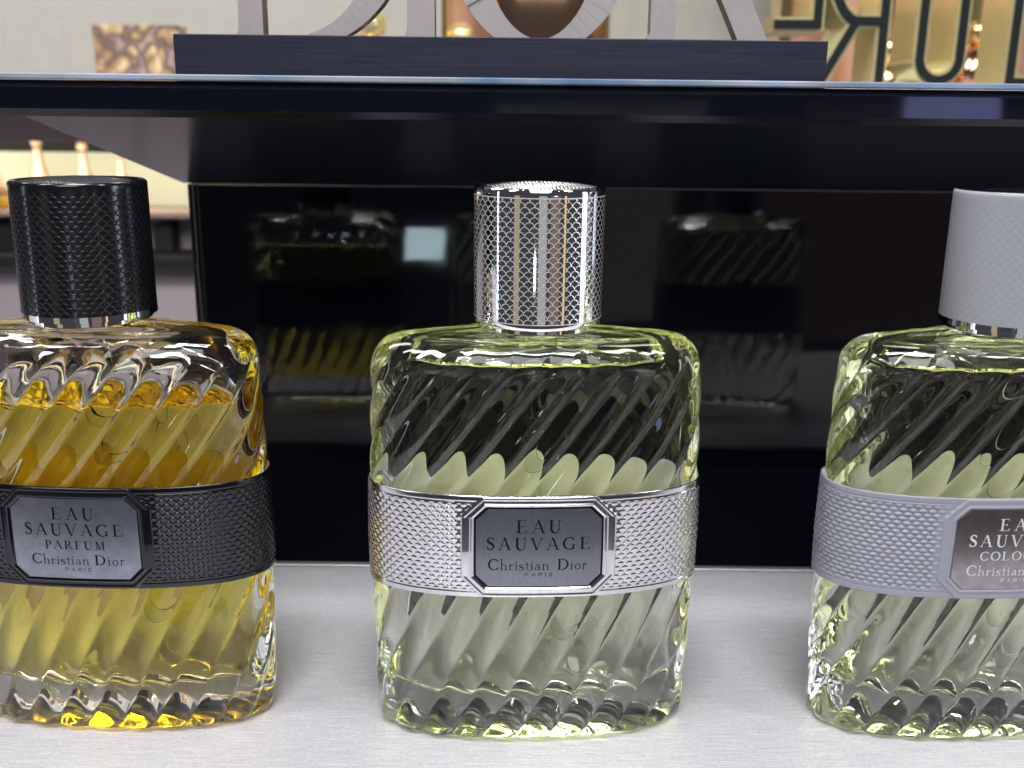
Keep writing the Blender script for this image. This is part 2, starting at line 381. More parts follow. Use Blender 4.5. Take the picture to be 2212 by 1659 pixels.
def glyph(c):
    if c == 'E': return stem(.18) + rect(.2, .66, .962, 1) + rect(.2, .70, 0, .038) + rect(.2, .52, .49, .53) + dg(.64, .80, .64, 1, .035) + [[(.72, 0), (.78, .22), (.75, .22), (.64, .038)]] + dg(.53, .41, .53, .61, .03), .86
    if c == 'F': return stem(.18) + rect(.2, .66, .962, 1) + rect(.2, .50, .49, .53) + dg(.64, .78, .64, 1, .035) + dg(.51, .41, .51, .61, .03), .76
    if c == 'L': return stem(.18) + rect(.2, .68, 0, .038) + [[(.66, 0), (.76, .25), (.73, .25), (.6, .038)]], .82
    if c == 'A': return dg(.08, 0, .44, 1, .05) + dg(.80, 0, .44, 1, .15) + rect(.20, .66, .34, .378) + rect(-.03, .20, 0, SR) + rect(.66, .95, 0, SR), .92
    if c == 'V': return dg(.44, 0, .08, 1, .15) + dg(.44, 0, .80, 1, .05) + rect(-.06, .23, 1 - SR, 1) + rect(.68, .92, 1 - SR, 1), .90
    if c == 'U':
        P = [(.18, 1), (.18, .6), (.18, .34)] + [(.46 - .28 * math.cos(t), .33 - .33 * math.sin(t)) for t in np.linspace(.15, 3.0, 13)] + [(.74, .34), (.74, .7), (.74, 1)]
        w = np.interp(np.linspace(0, 1, len(P)), [0, .3, .55, .75, 1], [TH, TH, .075, .055, .05])
        return ribbon(P, w) + rect(.0, .36, 1 - SR, 1) + rect(.62, .86, 1 - SR, 1), .92
    if c == 'S': return sform(), .60
    if c == 'G': return arc(.50, .5, .43, .485, 42, 318, TH) + rect(.74, .86, .04, .40) + rect(.62, .96, .39, .42) + dg(.83, .74, .83, .95, .03), 1.0
    if c == 'C': return arc(.50, .5, .43, .485, 42, 322, TH) + dg(.83, .72, .83, .95, .03), .90
    if c == 'O': return arc(.50, .5, .43, .485, 0, 360, TH, TN, 30), 1.0
    if c == 'D': return stem(.18) + arc(.34, .5, .52, .48, -90, 90, TH, TN, 18) + rect(.2, .35, .962, 1) + rect(.2, .35, 0, .038), 1.0
    if c == 'P': return stem(.18) + arc(.34, .745, .27, .235, -90, 90, TH * .95, TN, 14) + rect(.2, .35, .962, 1) + rect(.2, .35, .49, .53), .72
    if c == 'R': return stem(.18) + arc(.34, .745, .27, .235, -90, 90, TH * .95, TN, 14) + rect(.2, .35, .962, 1) + rect(.2, .42, .49, .53) + dg(.78, 0, .42, .51, .13) + rect(.72, .94, 0, SR), .90
    if c == 'M': return dg(.14, 0, .20, 1, .05) + dg(.52, .02, .20, 1, .14) + dg(.52, .02, .88, 1, .045) + dg(.92, 0, .88, 1, .14) + rect(.0, .28, 0, SR) + rect(.78, 1.08, 0, SR) + rect(.08, .24, 1 - SR, 1) + rect(.84, 1.0, 1 - SR, 1), 1.10
    if c == 'N': return dg(.14, 0, .14, 1, .05) + dg(.78, 0, .16, 1, .15) + dg(.80, 0, .80, 1, .05) + rect(.0, .28, 0, SR) + rect(.0, .2, 1 - SR, 1) + rect(.68, .94, 1 - SR, 1), .96
    x = .52  # x-height
    if c == 'h': return stem(.13, 0, 1.0, .085, k=.06) + arc(.31, .32, .175, .19, 0, 165, .085, .045) + rect(.445, .53, 0, .33) + rect(.39, .59, 0, SR), .62
    if c == 'n': return stem(.13, 0, x, .085, k=.06) + arc(.31, .32, .175, .19, 0, 165, .085, .045) + rect(.445, .53, 0, .33) + rect(.39, .59, 0, SR), .62
    if c == 'r': return stem(.13, 0, x, .085, k=.06) + arc(.30, .32, .15, .18, 40, 160, .09, .05), .44
    if c == 'i': return stem(.12, 0, x, .085, k=.06) + [[(.12 + .06 * math.cos(a), .72 + .06 * math.sin(a)) for a in np.linspace(0, 2 * math.pi, 9)[:-1]]], .26
    if c == 't': return rect(.12, .20, .06, .72) + rect(.04, .33, x - SR, x) + arc(.26, .09, .10, .08, 180, 320, .06, .05, 8), .36
    if c == 's': return [[(a * .72, b_ * x) for a, b_ in q] for q in sform()], .42
    if c == 'a': return rect(.355, .44, .04, .36) + arc(.26, .34, .14, .17, 0, 155, .075, .05, 10) + arc(.22, .15, .15, .135, 40, 350, .085, .045, 14) + rect(.40, .52, 0, SR), .52
    if c == 'o': return arc(.28, x / 2, .215, x / 2 - .02, 0, 360, .09, .045, 24), .56
    return [], .3
def sans(c):
    w = .15
    if c == 'P': return rect(.08, .08 + w, 0, 1) + arc(.62, .73, .28, .22, -90, 90, w, w) + rect(.1, .64, .9, 1) + rect(.1, .64, .46, .56), 1.0
    if c == 'A': return dg(.08, 0, .5, 1, .13) + dg(.92, 0, .5, 1, .13) + rect(.25, .75, .28, .37), 1.0
    if c == 'R': return rect(.08, .08 + w, 0, 1) + arc(.62, .73, .28, .22, -90, 90, w, w) + rect(.1, .64, .9, 1) + rect(.1, .64, .46, .56) + dg(.86, 0, .56, .5, .13), 1.0
    if c == 'I': return rect(.06, .06 + w, 0, 1), .24
    if c == 'S':
        P = spline([(.86, .78), (.70, .94), (.40, .95), (.12, .80), (.25, .57), (.65, .46), (.88, .25), (.62, .05), (.30, .05), (.06, .22)], 26)
        return ribbon(P, np.full(len(P), w)), .95
    return [], .3
def layout(text, width, height, fn=glyph):
    """glyph quads in mm-like units, line starts at x=0, stretched letter-spacing to fill width"""
    gs = [fn(c) for c in text]; adv = [g[1] for g in gs]
    nat = sum(adv) * height; gap = (width - nat) / max(1, len(text) - 1)
    kx = 1.0
    if gap < 0: kx = width / (nat + .02 * height * len(text)); gap = .02 * height * kx
    out = []; x = 0
    for (qs, a) in gs:
        for q in qs: out.append([(x + px * height * kx, py * height) for px, py in q])
        x += a * height * kx + gap
    return out

# ------------------------------------------------------------------ the bottle
NEXP = 2.35
A0, B0 = .0375, .0150
_th = np.linspace(-math.pi / 2, 1.5 * math.pi, 8001)
def sup(th, a, b):
    c, s_ = np.cos(th), np.sin(th)
    return np.sign(c) * np.abs(c) ** (2 / NEXP) * a, np.sign(s_) * np.abs(s_) ** (2 / NEXP) * b
_x, _y = sup(_th, A0, B0)
_s = np.concatenate([[0], np.cumsum(np.hypot(np.diff(_x), np.diff(_y)))]); PER = float(_s[-1])
def theta(s_):  # arc length from the front centre, + to the right
    return np.interp(np.mod(s_, PER), _s, _th)
def outer_ab(h):
    hs = [0, .0006, .002, .006, .02, .045, .07, .080, .0840]
    a = np.interp(h, hs, [.0338, .0350, .0359, .0363, .0368, .0372, .0367, .0364, .0362])
    return a, a - (.0372 - .0148)
def oval(s_, h, off):
    a, b_ = outer_ab(h); th = theta(s_); x, y = sup(th, a + off, b_ + off); return x, y
NF = 22; TW = 1.0
def twf(h):
    q = np.linspace(-.003, .09, 400); d = np.interp(q, [.030, .058], [.56, .76]); c = np.concatenate([[0], np.cumsum((d[1:] + d[:-1]) / 2 * np.diff(q))])
    return float(np.interp(h, q, c)) + .0175
def flute(ph):
    t = np.mod(ph, 1.0) ** 1.3
    return 1 - np.abs(2 * t - 1) ** 2.0
def make_body(level):
    K = 18; nx = NF * K; sj = np.arange(nx) / nx * PER
    rows = []
    hs = np.concatenate([[0, .0003, .0008, .0015, .0025], np.linspace(.004, .0840, 84)])
    A = .00095; seed = level * 1e4
    wav = lambda q, z: .00004 * (np.sin(q * 310 + z * 240 + seed) + np.sin(q * 170 - z * 420 + 2 * seed) + .6 * np.sin(q * 520 + z * 90))
    fv = (1 + .10 * np.sin(np.floor(np.arange(nx) / K) * 2.7 + seed))
    backf = lambda q: .09 + .91 * np.clip(.62 + 3.0 * np.cos(2 * np.pi * q / PER), 0, 1)
    for h in hs:
        s_ = sj + twf(h)
        amp = A * (1.2 if h < .036 else 1.0) * min(1, .35 + h / .002) * float(np.clip((.0875 - h) / .006, 0, 1) ** .7)
        d = amp * fv * backf(s_) * (flute(np.arange(nx) / K) - .5) + wav(np.mod(s_, PER), h) * min(1, h / .004)
        x, y = oval(s_, h, d); rows.append(np.stack([x, y, np.full(nx, h)], 1))
    # shoulder : superellipse quarter round, then gentle slope to the round neck
    a1, b1 = outer_ab(.0840); th1 = theta(sj + twf(.0840))
    for k in range(1, 13):
        t = k / 12 * math.pi / 2; ins = .0062 * (1 - math.cos(t)); z = .0840 + .0061 * math.sin(t)
        amp = A * .5 * max(0, 1 - k / 7)
        d = amp * backf(sj + twf(.0840)) * (flute(np.arange(nx) / K) - .5)
        x, y = sup(th1, a1 - ins + d, b1 - ins * .85 + d); rows.append(np.stack([x, y, np.full(nx, z)], 1))
    aN, bN = a1 - .0062, b1 - .0062 * .85
    for k in range(1, 9):
        t = k / 8; z = .0901 + .0012 * t ** .9
        a = aN + (.0132 - aN) * t; b_ = bN + (.0105 - bN) * t ** 1.5
        x, y = sup(th1, a, b_)
        rr = .0120; xc, yc = rr * np.cos(th1), rr * np.sin(th1); q = t ** 2
        if t > .2: b_lim = 1
        rows.append(np.stack([x * (1 - q) + xc * q, y * (1 - q) + yc * q, np.full(nx, z)], 1))
    for r0, z in ((.0113, .0915), (.0108, .0925), (.0108, .0932)):
        rows.append(np.stack([r0 * np.cos(th1), r0 * np.sin(th1), np.full(nx, z)], 1))
    V = np.concatenate(rows); F = grid_faces(len(rows), nx)
    nV = len(V)
    V = np.concatenate([V, [[0, 0, .0018], [0, 0, .0932]]])
    # push-up foot: closing fan with ring
    j = np.arange(nx); jn = (j + 1) % nx
    ring2 = []
    for sc_, z in ((.9, .0004), (.78, .0016)):
        ring2.append(np.stack([rows[0][:, 0] * sc_, rows[0][:, 1] * sc_, np.full(nx, z)], 1))
    base = len(V); V = np.concatenate([V] + ring2)
    Fb = np.concatenate([np.stack([jn, j, base + j, base + jn], 1), np.stack([base + jn, base + j, base + nx + j, base + nx + jn], 1)])
    Fc = np.stack([base + nx + jn, base + nx + j, np.full(nx, nV), np.full(nx, nV)], 1)
    top = (len(rows) - 1) * nx
    Fd = np.stack([top + j, top + jn, np.full(nx, nV + 1), np.full(nx, nV + 1)], 1)
    tri = [tuple(int(v_) for v_ in f[:3]) for f in np.concatenate([Fc, Fd])]
    faces4 = np.concatenate([F, Fb])
    # cavity
    cav = cavity_rows()
    return V, faces4, tri, cav
CNX = 176
def cavity_rows():
    th = _th[0] + 2 * math.pi * np.arange(CNX) / CNX
    sj = np.arange(CNX) / CNX * PER; th = theta(sj)
    prof = []  # (z, inset a, inset b)
    for k in range(0, 7): t = k / 6 * math.pi / 2; prof.append((.0095 + .005 * (1 - math.cos(t)), .0100 - .005 * math.sin(t), .0078 - .0040 * math.sin(t)))
    for z in np.linspace(.016, .0800, 22): prof.append((z, .0050, .0038))
    for k in range(1, 9): t = k / 8 * math.pi / 2; prof.append((.0800 + .0068 * math.sin(t), .0050 + .0110 * (1 - math.cos(t)), .0038 + .0048 * (1 - math.cos(t))))
    return th, prof
def cav_section(th, z, ia, ib):
    q = np.arange(len(th)) / len(th) * 2 * math.pi
    wv = .00011 * (np.sin(5 * q + z * 190) + np.sin(9 * q - z * 260 + 1) + .6 * np.sin(15 * q + z * 330))
    a, b_ = outer_ab(min(z, .084)); x, y = sup(th, a - ia + wv, b_ - ib + wv); return np.stack([x, y, np.full(len(th), z)], 1)
def lin(prof, z):
    zs = [p[0] for p in prof]; return float(np.interp(z, zs, [p[1] for p in prof])), float(np.interp(z, zs, [p[2] for p in prof]))
def zw(V):
    V = np.array(V, float); z = V[:, 2]; V[:, 2] = np.where(z < .0342, .0342 - (.0342 - z) * 1.100, z); return V
def make_bottle(level, liq, name_parent):
    V, F4, tri, (th, prof) = make_body(level)
    # split the cavity at the liquid level
    low = [p for p in prof if p[0] < level - .0002]; ia, ib = lin(prof, level)
    mat_rows_low = [cav_section(th, z, a, b_) for z, a, b_ in low] + [cav_section(th, level, ia, ib)]
    high = [(level, ia, ib)] + [p for p in prof if p[0] > level + .0002]
    rows_hi = [cav_section(th, z, a, b_) for z, a, b_ in high]
    # neck of the cavity
    zt = high[-1][0]; last = rows_hi[-1]
    for t, z in ((.5, .0874), (1, .0885), (1, .0925)):
        c = np.stack([.0065 * np.cos(th), .0065 * np.sin(th), np.full(CNX, z)], 1)
        r0 = last * (1 - t) + c * t; r0[:, 2] = z; rows_hi.append(r0)
    n0 = len(V)
    Vc = np.concatenate(rows_hi + [np.array([[0, 0, .0925]])])
    Fc = grid_faces(len(rows_hi), CNX, True, True, n0)
    j = np.arange(CNX); jn = (j + 1) % CNX; t0 = n0 + (len(rows_hi) - 1) * CNX
    tri += [(int(t0 + b_), int(t0 + a), int(n0 + len(Vc) - 1)) for a, b_ in zip(j, jn)]
    Vall = np.concatenate([V, Vc]); faces = [tuple(map(int, f)) for f in np.concatenate([F4, Fc])] + tri
    body = new_obj('glass_body', zw(Vall), faces, M['glass'], name_parent, True)
    # liquid: side and bottom = glass/liquid interface, top = liquid/air
    n = len(mat_rows_low)
    Vl = np.concatenate(mat_rows_low); Fl = grid_faces(n, CNX, True, False)
    # flat bottom
    b0 = mat_rows_low[0]; Vl = np.concatenate([Vl, [[0, 0, b0[0, 2]]]]); cb = len(Vl) - 1
    fl = [tuple(map(int, f)) for f in Fl] + [(int(b_), int(a), cb) for a, b_ in zip(j, jn)]
    mi = [0] * len(fl)
    # top surface with a small meniscus
    topb = (n - 1) * CNX
    rings = []; base = len(Vl)
    for sc_, dz in ((.975, -.0004), (.93, -.0006), (.6, -.00065), (.25, -.00065)):
        q = mat_rows_low[-1] * np.array([sc_, sc_ if sc_ > .9 else sc_, 1]) + np.array([0, 0, dz]); rings.append(q)
    Vl = np.concatenate([Vl] + rings + [np.array([[0, 0, level - .00065]])]); ct = len(Vl) - 1
    prev = topb
    for k in range(len(rings)):
        cur = base + k * CNX
        fl += [(int(prev + a), int(prev + b_), int(cur + b_), int(cur + a)) for a, b_ in zip(j, jn)]; prev = cur
    fl += [(int(prev + a), int(prev + b_), ct) for a, b_ in zip(j, jn)]
    mi += [1] * (len(fl) - len(mi))
    lo = new_obj('liquid', zw(Vl), fl, liq, name_parent, True)
    la = lo.data.attributes.new('free_surface', 'FLOAT', 'FACE'); la.data.foreach_set('value', np.array(mi, dtype=np.float32))
    return body, lo

# label band ---------------------------------------------------------------
HB, HC = .0118, .0460    # half height, centre height
def oct_d(s_, h, w_, hh, c):
    s_, h = np.abs(s_), np.abs(h)
    return np.maximum(np.maximum(s_ - w_, h - hh), (s_ + h - (w_ + hh - c)) * .7071)
def sstep(x, a, b_):
    t = np.clip((x - a) / (b_ - a), 0, 1); return t * t * (3 - 2 * t)
US = .00202
def scale_h(s_, h, style):
    u = s_ / US; v_ = h / US + 20; vv = v_ / .5; jj = np.floor(vv); dv = (vv - jj) * .5
    off = np.mod(jj, 2) * .5; du = np.mod(u + off, 1) - .5; d = np.hypot(du, dv)
    if style == 'dots':
        d = np.hypot(du / .46, (dv - .2) / .21); return np.clip(1 - d ** 2, 0, 1) ** .5 * .9
    ins = np.sqrt(np.clip(1 - (d / .5) ** 2, 0, 1))
    du2 = .5 - np.abs(du); dv2 = .5 - dv; d2 = np.hypot(du2, dv2)
    return np.where(d < .47, .5 + .80 * dv - 1.1 * du ** 2, .5 + .80 * (dv - .5) - 1.1 * du2 ** 2) * 1.0
SOFF = 0.0
def make_band(style, mband, parent):
    step = .000125
    sf = np.arange(-.048, .048, step); sb_ = np.arange(.048, PER - .048, .0012)
    S = np.concatenate([sf, sb_]); hh = np.concatenate([[-HB], np.arange(-HB + .00008, HB - .00004, step), [HB]])
    SS, HH = np.meshgrid(S, hh)
    s0 = np.where(SS > PER / 2, SS - PER, SS) - SOFF
    D = np.full(SS.shape, .00055)
    rim = sstep(np.abs(HH), .00975, .00995)
    sc_ = scale_h(s0, HH, style) * .00042
    relief = sc_ * (1 - rim) + rim * .00028
    # thin recessed line along the rims
    relief -= .00018 * np.exp(-((np.abs(HH) - .0104) / .00012) ** 2)
    fo = oct_d(s0, HH, .0168, HB, .0046)
    inframe = 1 - sstep(fo, -.0003, .0)
    fr = .00048 + .00007 * np.exp(-((fo + .0006) / .0003) ** 2)
    fi = oct_d(s0, HH, .01480, .0102, .0031)
    lip = np.exp(-((fi + .00035) / .00022) ** 2) * .00022
    rec = sstep(-fi, .0007, .0011)
    fr = fr + lip - rec * .00045
    gapz = sstep(np.abs(s0), .0168, .0178)     # plain strip beside the frame
    relief = np.maximum(relief, .00022 * (1 - sstep(np.abs(s0), .0178, .0184)))
    off = D + relief * (1 - inframe) + fr * inframe
    off[0] = .0006; off[-1] = .0006
    x, y = oval(SS, HC + HH, off)
    V = np.stack([x, y, HC + HH], -1).reshape(-1, 3)
    ny, nx = SS.shape
    F = grid_faces(ny, nx)
    # inner wall (lining) as a coarse ring, joined by the rims
    n0 = len(V); xi, yi = oval(S, HC - HB, np.full(nx, .00048)); xj, yj = oval(S, HC + HB, np.full(nx, .00048))
    Vi = np.concatenate([np.stack([xi, yi, np.full(nx, HC - HB)], 1), np.stack([xj, yj, np.full(nx, HC + HB)], 1)])
    V = np.concatenate([V, Vi])
    Fi = grid_faces(2, nx, True, True, n0)
    j = np.arange(nx); jn = (j + 1) % nx; t0 = (ny - 1) * nx
    Fr = np.concatenate([np.stack([jn, j, n0 + j, n0 + jn], 1), np.stack([t0 + j, t0 + jn, n0 + nx + jn, n0 + nx + j], 1)])
    fm = np.concatenate([np.zeros(len(F)), np.ones(len(Fi)), np.zeros(len(Fr))])
    return new_obj('label_band', V, np.concatenate([F, Fi, Fr]), [mband, M['band_inner_dark' if mband == M['band_black'] else 'band_inner']], parent, True, fm)
def on_band(s_, h, off):
    x, y = oval(np.asarray(s_, float) + SOFF, HC + np.asarray(h, float), off); return np.stack([x, y, HC + np.asarray(h, float)], -1)
PO = .00100
def make_plate(mp, parent, outline):
    def octgrid(w_, hh, c, off, edge):
        S = np.unique(np.concatenate([np.linspace(-w_, w_, 41), [-w_ + c, w_ - c]]))
        top = np.minimum(hh, (w_ + hh - c) - np.abs(S))
        rows = np.linspace(-1, 1, 7)
        P = np.stack([on_band(S, top * k, off) for k in rows]); ny, nx = P.shape[:2]
        V = P.reshape(-1, 3); F = [tuple(map(int, f)) for f in grid_faces(ny, nx, False)]
        # skirt
        per = [(0, i) for i in range(nx)] + [(k, nx - 1) for k in range(1, ny)] + [(ny - 1, i) for i in range(nx - 2, -1, -1)] + [(k, 0) for k in range(ny - 2, 0, -1)]
        n0 = len(V); E_ = []
        for k, i in per:
            q = on_band(S[i] * (1 + edge / w_), top[i] * rows[k] * (1 + edge / hh), off - .0006); E_.append(q)
        V = np.concatenate([V, np.array(E_)]); L = len(per)
        F += [(per[i][0] * nx + per[i][1], n0 + i, n0 + (i + 1) % L, per[(i + 1) % L][0] * nx + per[(i + 1) % L][1]) for i in range(L)]
        return V, F
    if outline:
        V, F = octgrid(.01385, .00945, .0028, PO - .00012, .0001)
        new_obj('plate_border', V, F, M['text_black'], parent, False)
        V, F = octgrid(.01340, .00900, .00265, PO, .0001)
    else:
        V, F = octgrid(.01375, .00930, .0027, PO + .0001, .00035)
    pl = new_obj('name_plate', V, F, mp, parent, False)
    autosmooth(pl, 25); return pl
def make_text(lines, mtext, parent, off):
    V = []; F = []; k = 0
    for (text, x0, base, wd, ht, fn) in lines:
        for q in layout(text, wd, ht, fn):
            k += 1
            s_ = np.array([x0 + px for px, py in q]) * .001; h = np.array([base + py for px, py in q]) * .001
            P = on_band(s_, h, off + (k % 7) * 2.5e-6); n = len(V)
            a = sum(q[i][0] * q[(i + 1) % len(q)][1] - q[(i + 1) % len(q)][0] * q[i][1] for i in range(len(q)))
            ids = list(range(n, n + len(q)))
            V += [tuple(p) for p in P]; F.append(tuple(ids if a > 0 else ids[::-1]))
    return new_obj('lettering', V, F, mtext, parent, False)

# cap ----------------------------------------------------------------------
def make_cap(kind, parent):
    rC = .0139; zb, zt = .0933, .1222
    n = 176
    # side with UV counted in scales
    zs = [zb, .0936, .0946, .0970, .1000, .1040, .1080, .1120, .1160, .1190, .1205, .1214, .1218, .1221]
    rs = [rC - .0003, rC] + [rC] * 10 + [rC - .0001, rC - .0004]
    rows = []; nsc = 44
    a = 2 * math.pi * np.arange(n + 1) / n - math.pi / 2
    for z, r0 in zip(zs, rs): rows.append(np.stack([r0 * np.cos(a), r0 * np.sin(a), np.full(n + 1, z)], 1))
    V = np.concatenate(rows); F = grid_faces(len(zs), n + 1, False)
    u = np.tile(np.arange(n + 1) / n * nsc, len(zs)); v_ = np.repeat((np.array(zs) - .0948) / (2 * math.pi * rC / nsc), n + 1)
    uv = np.stack([u[F], v_[F]], -1)
    side = new_obj('cap', V, F, M[{'chrome': 'cap_chrome', 'black': 'cap_black', 'white': 'cap_white'}[kind]], parent, True, None, uv)
    # top: polished ring and knurled disc
    mb = MB()
    mb.lathe([(rC - .0004, .1221), (rC - .0007, .12225), (.0124, .12215), (.0122, .1219)], n=96)
    mb.F = [f for f in mb.F if len(f) == 4]; mb.m = [0] * len(mb.F)
    o = mb.build('cap_ring', M['chrome'], side, True)
    nr, na = 100, 360
    r0 = np.linspace(1e-4, .0122, nr); an = 2 * math.pi * np.arange(na) / na
    RR, AA = np.meshgrid(r0, an, indexing='ij'); X, Y = RR * np.cos(AA), RR * np.sin(AA)
    p = .00115
    amp = .00020 if kind == 'chrome' else (.00012 if kind == 'black' else .00005)
    Z = .1221 - .0002 + amp * (np.sin(math.pi * (X + Y) / p * .707 * 2) * np.sin(math.pi * (X - Y) / p * .707 * 2)) + .0009 * (1 - (RR / .0122) ** 2)
    new_obj('cap_top', np.stack([X, Y, Z], -1).reshape(-1, 3), grid_faces(nr, na, True, True)[:, ::-1], M['chrome_satin'] if kind == 'chrome' else M['chrome'], side, True)
    mb = MB(); mb.lathe([(rC - .0003, .0933), (.0129, .0932), (.0129, .0924), (.0126, .0922), (.0109, .0922)], n=96)
    mb.F = [f for f in mb.F if len(f) == 4]; mb.m = [0] * len(mb.F)
    o = mb.build('collar', M['chrome'], parent, True); autosmooth(o)
    if kind != 'chrome':
        mb = MB(); mb.lathe([(rC + .00008, .0934), (rC + .00008, .0947)], n=120); mb.F = [f for f in mb.F if len(f) == 4]; mb.m = [0] * len(mb.F)
        mb.build('cap_trim', M['chrome'], side, True)
    return side
def make_tube(parent, pts, rad=.0012):
    P = spline(pts, 40); n = 14; rows = []
    for p in P:
        a = 2 * math.pi * np.arange(n) / n; rows.append(np.stack([p[0] + rad * np.cos(a), p[1] + rad * np.sin(a), np.full(n, p[2])], 1))
    V = np.concatenate(rows); F = [tuple(map(int, f)) for f in grid_faces(len(P), n)]
    F += [tuple(range(n))[::-1], tuple((len(P) - 1) * n + i for i in range(n))]
    o = new_obj('dip_tube', zw(V), F, M['tube'], parent, True); autosmooth(o, 50); return o

C_LINES = [('EAU', -4.85, 3.55, 9.6, 2.95, glyph), ('SAUVAGE', -11.1, -.35, 22.3, 2.85, glyph),
           ('Christian', -10.8, -5.1, 13.1, 2.6, glyph), ('Dior', 4.0, -5.1, 6.5, 2.6, glyph), ('PARIS', -3.0, -6.6, 6.0, .85, sans)]
L_LINES = [('EAU', -4.6, 4.55, 9.2, 2.75, glyph), ('SAUVAGE', -10.8, .85, 21.5, 2.75, glyph), ('PARFUM', -6.6, -2.35, 13.1, 2.05, glyph),
           ('Christian', -9.9, -6.0, 12.6, 2.45, glyph), ('Dior', 3.9, -6.0, 6.5, 2.45, glyph), ('PARIS', -2.8, -7.6, 5.8, .88, sans)]
R_LINES = [('EAU', -4.6, 4.55, 9.2, 2.75, glyph), ('SAUVAGE', -10.8, .85, 21.5, 2.75, glyph), ('COLOGNE', -8.1, -2.35, 16.2, 2.05, glyph),
           ('Christian', -10.6, -6.0, 12.9, 2.45, glyph), ('Dior', 4.0, -6.0, 6.5, 2.45, glyph), ('PARIS', -2.9, -7.6, 5.8, .88, sans)]
def bottle(loc, rz, level, liq, kind, style, mband, mplate, outline, lines, mtext, tube, label, soff=0.0):
    global SOFF; SOFF = soff
    t = empty('perfume_bottle', loc, rz); tag(t, label, 'perfume bottle')
    make_bottle(level, liq, t)
    bd = make_band(style, mband, t)
    make_plate(mplate, bd, outline)
    make_text(lines, mtext, bd, PO + (.00002 if outline else .00012))
    make_cap(kind, t); make_tube(t, tube)
    return t
bottle((.0054, .2145, .0008), R(3.0), .0850, M['green'], 'chrome', 'scales', M['band_silver'], M['plate_silver'], True, C_LINES, M['text_black'],
       [(.0005, .001, .0845), (.0015, .002, .07), (.001, .003, .055), (.004, .002, .035), (.007, .0, .022), (.009, -.001, .0115)],
       'green-yellow perfume bottle with chrome scale-engraved cap and silver label band')
bottle((-.0932, .2165, .0008), R(-2), .0752, M['amber'], 'black', 'scales', M['band_black'], M['plate_polished'], False, L_LINES, M['text_black'],
       [(.0, .001, .0748), (.002, .002, .06), (.004, .003, .045), (.008, .002, .030), (.012, .0, .018), (.014, -.001, .0115)],
       'amber perfume bottle with black scaled cap and glossy black label band', -.0012)
bottle((.1090, .2165, .0008), R(4), .0848, M['green2'], 'white', 'dots', M['band_white'], M['plate_frosted'], False, R_LINES, M['text_white'],
       [(.0, .001, .0845), (.0015, .002, .07), (.001, .003, .055), (.004, .002, .035), (.007, .0, .022), (.009, -.001, .0115)],
       'pale green perfume bottle with light grey cap and lavender grey label band', .0006)

# ------------------------------------------------------------------ display stand
ds = empty('display_stand', (0.1, .3, 0)); tag(ds, 'glossy black display stand with overhanging top shelf and silver cloth tray', 'display stand')
def child(mb, name, mats, smooth=False):
    o = mb.build(name, mats, ds, smooth); o.matrix_parent_inverse = Matrix.Translation((-.1, -.3, 0)); return o
mb = MB(); mb.box(-.75, .75, .10, .2935, -.0090, -.0028, .0006); child(mb, 'cloth_tray', M['cloth'])
mb = MB(); mb.box(-.75, .75, .2939, .2966, -.011, -.0026, .0003); child(mb, 'tray_edge', simple('tray_edge_metal', base=(.42, .43, .44), rough=.35, metal=.6))
PX = -.1165
mb = MB()   # back panel with rounded vertical corner
pts = [(PX + .0, .372), (PX, .3605), (PX + .0012, .3575), (PX + .0042, .3562), (PX + .0060, .3562), (.75, .3562), (.75, .372)]
zb_, zt_ = -.30, .1128
n = len(pts)
V = [(x, y, zb_) for x, y in pts] + [(x, y, zt_) for x, y in pts]
mb.add(V, [(i, (i + 1) % n, n + (i + 1) % n, n + i) for i in range(n)] + [tuple(range(n))[::-1], tuple(range(n, 2 * n))])
o = child(mb, 'back_panel', M['gloss_black']); autosmooth(o, 50)
# sloping underside
mb = MB()
prof = [(.2440, .1359), (.3560, .1135), (.3720, .1135), (.3720, .1359)]
n = 4; xs = [PX, .75]
V = [(x, y, z) for x in xs for y, z in prof]
mb.add(V, [(0, 1, 5, 4), (1, 2, 6, 5), (2, 3, 7, 6), (3, 0, 4, 7), (3, 2, 1, 0), (4, 5, 6, 7)])
child(mb, 'sloping_underside', M['satin_black'])
# shelf slab with bevelled front
mb = MB(); mb.box(-.62, .75, .2345, .62, .1360, .1439, .0016); child(mb, 'top_shelf', M['gloss_black'])
mb = MB(); mb.box(-.62, .75, .2346, .2382, .1440, .1454, .0003); child(mb, 'acrylic_trim', M['acrylic'])
mb = MB(); mb.box(-.75, .75, .2970, .3560, -.302, -.30); child(mb, 'gap_floor', M['matte_black'])

# sign ------------------------------------------------------------------------
sg = empty('brand_sign', (0, .262, .1439)); tag(sg, 'DIOR sign of silver letters on a dark brushed metal bar', 'sign')
mb = MB(); mb.box(-.0830, .0756, -.0080, .0095, .0002, .0116, .0002); mb.build('sign_base', M['sign_base'], sg)
def extrude(quads, depth, y0, name, mats, parent, loc=(0, 0, 0), sx=1.0, sz=1.0, flip=False):
    mb = MB()
    for k, q in enumerate(quads):
        e = (k % 9) * 4e-5
        a = sum(q[i][0] * q[(i + 1) % len(q)][1] - q[(i + 1) % len(q)][0] * q[i][1] for i in range(len(q)))
        if a < 0: q = q[::-1]
        P = [((-px if flip else px) * sx + loc[0], pz * sz + loc[2]) for px, pz in q]
        if flip: P = P[::-1]
        n_ = len(P)
        V = [(x, y0 - e + loc[1], z) for x, z in P] + [(x, y0 + depth - e + loc[1], z) for x, z in P]
        mb.add(V, [tuple(range(n_))], 0)
        mb.add(V, [(i, i + n_, (i + 1) % n_ + n_, (i + 1) % n_) for i in range(n_)], 1)
        mb.add(V, [tuple(range(n_, 2 * n_))[::-1]], 0)
    return mb.build(name, mats, parent)
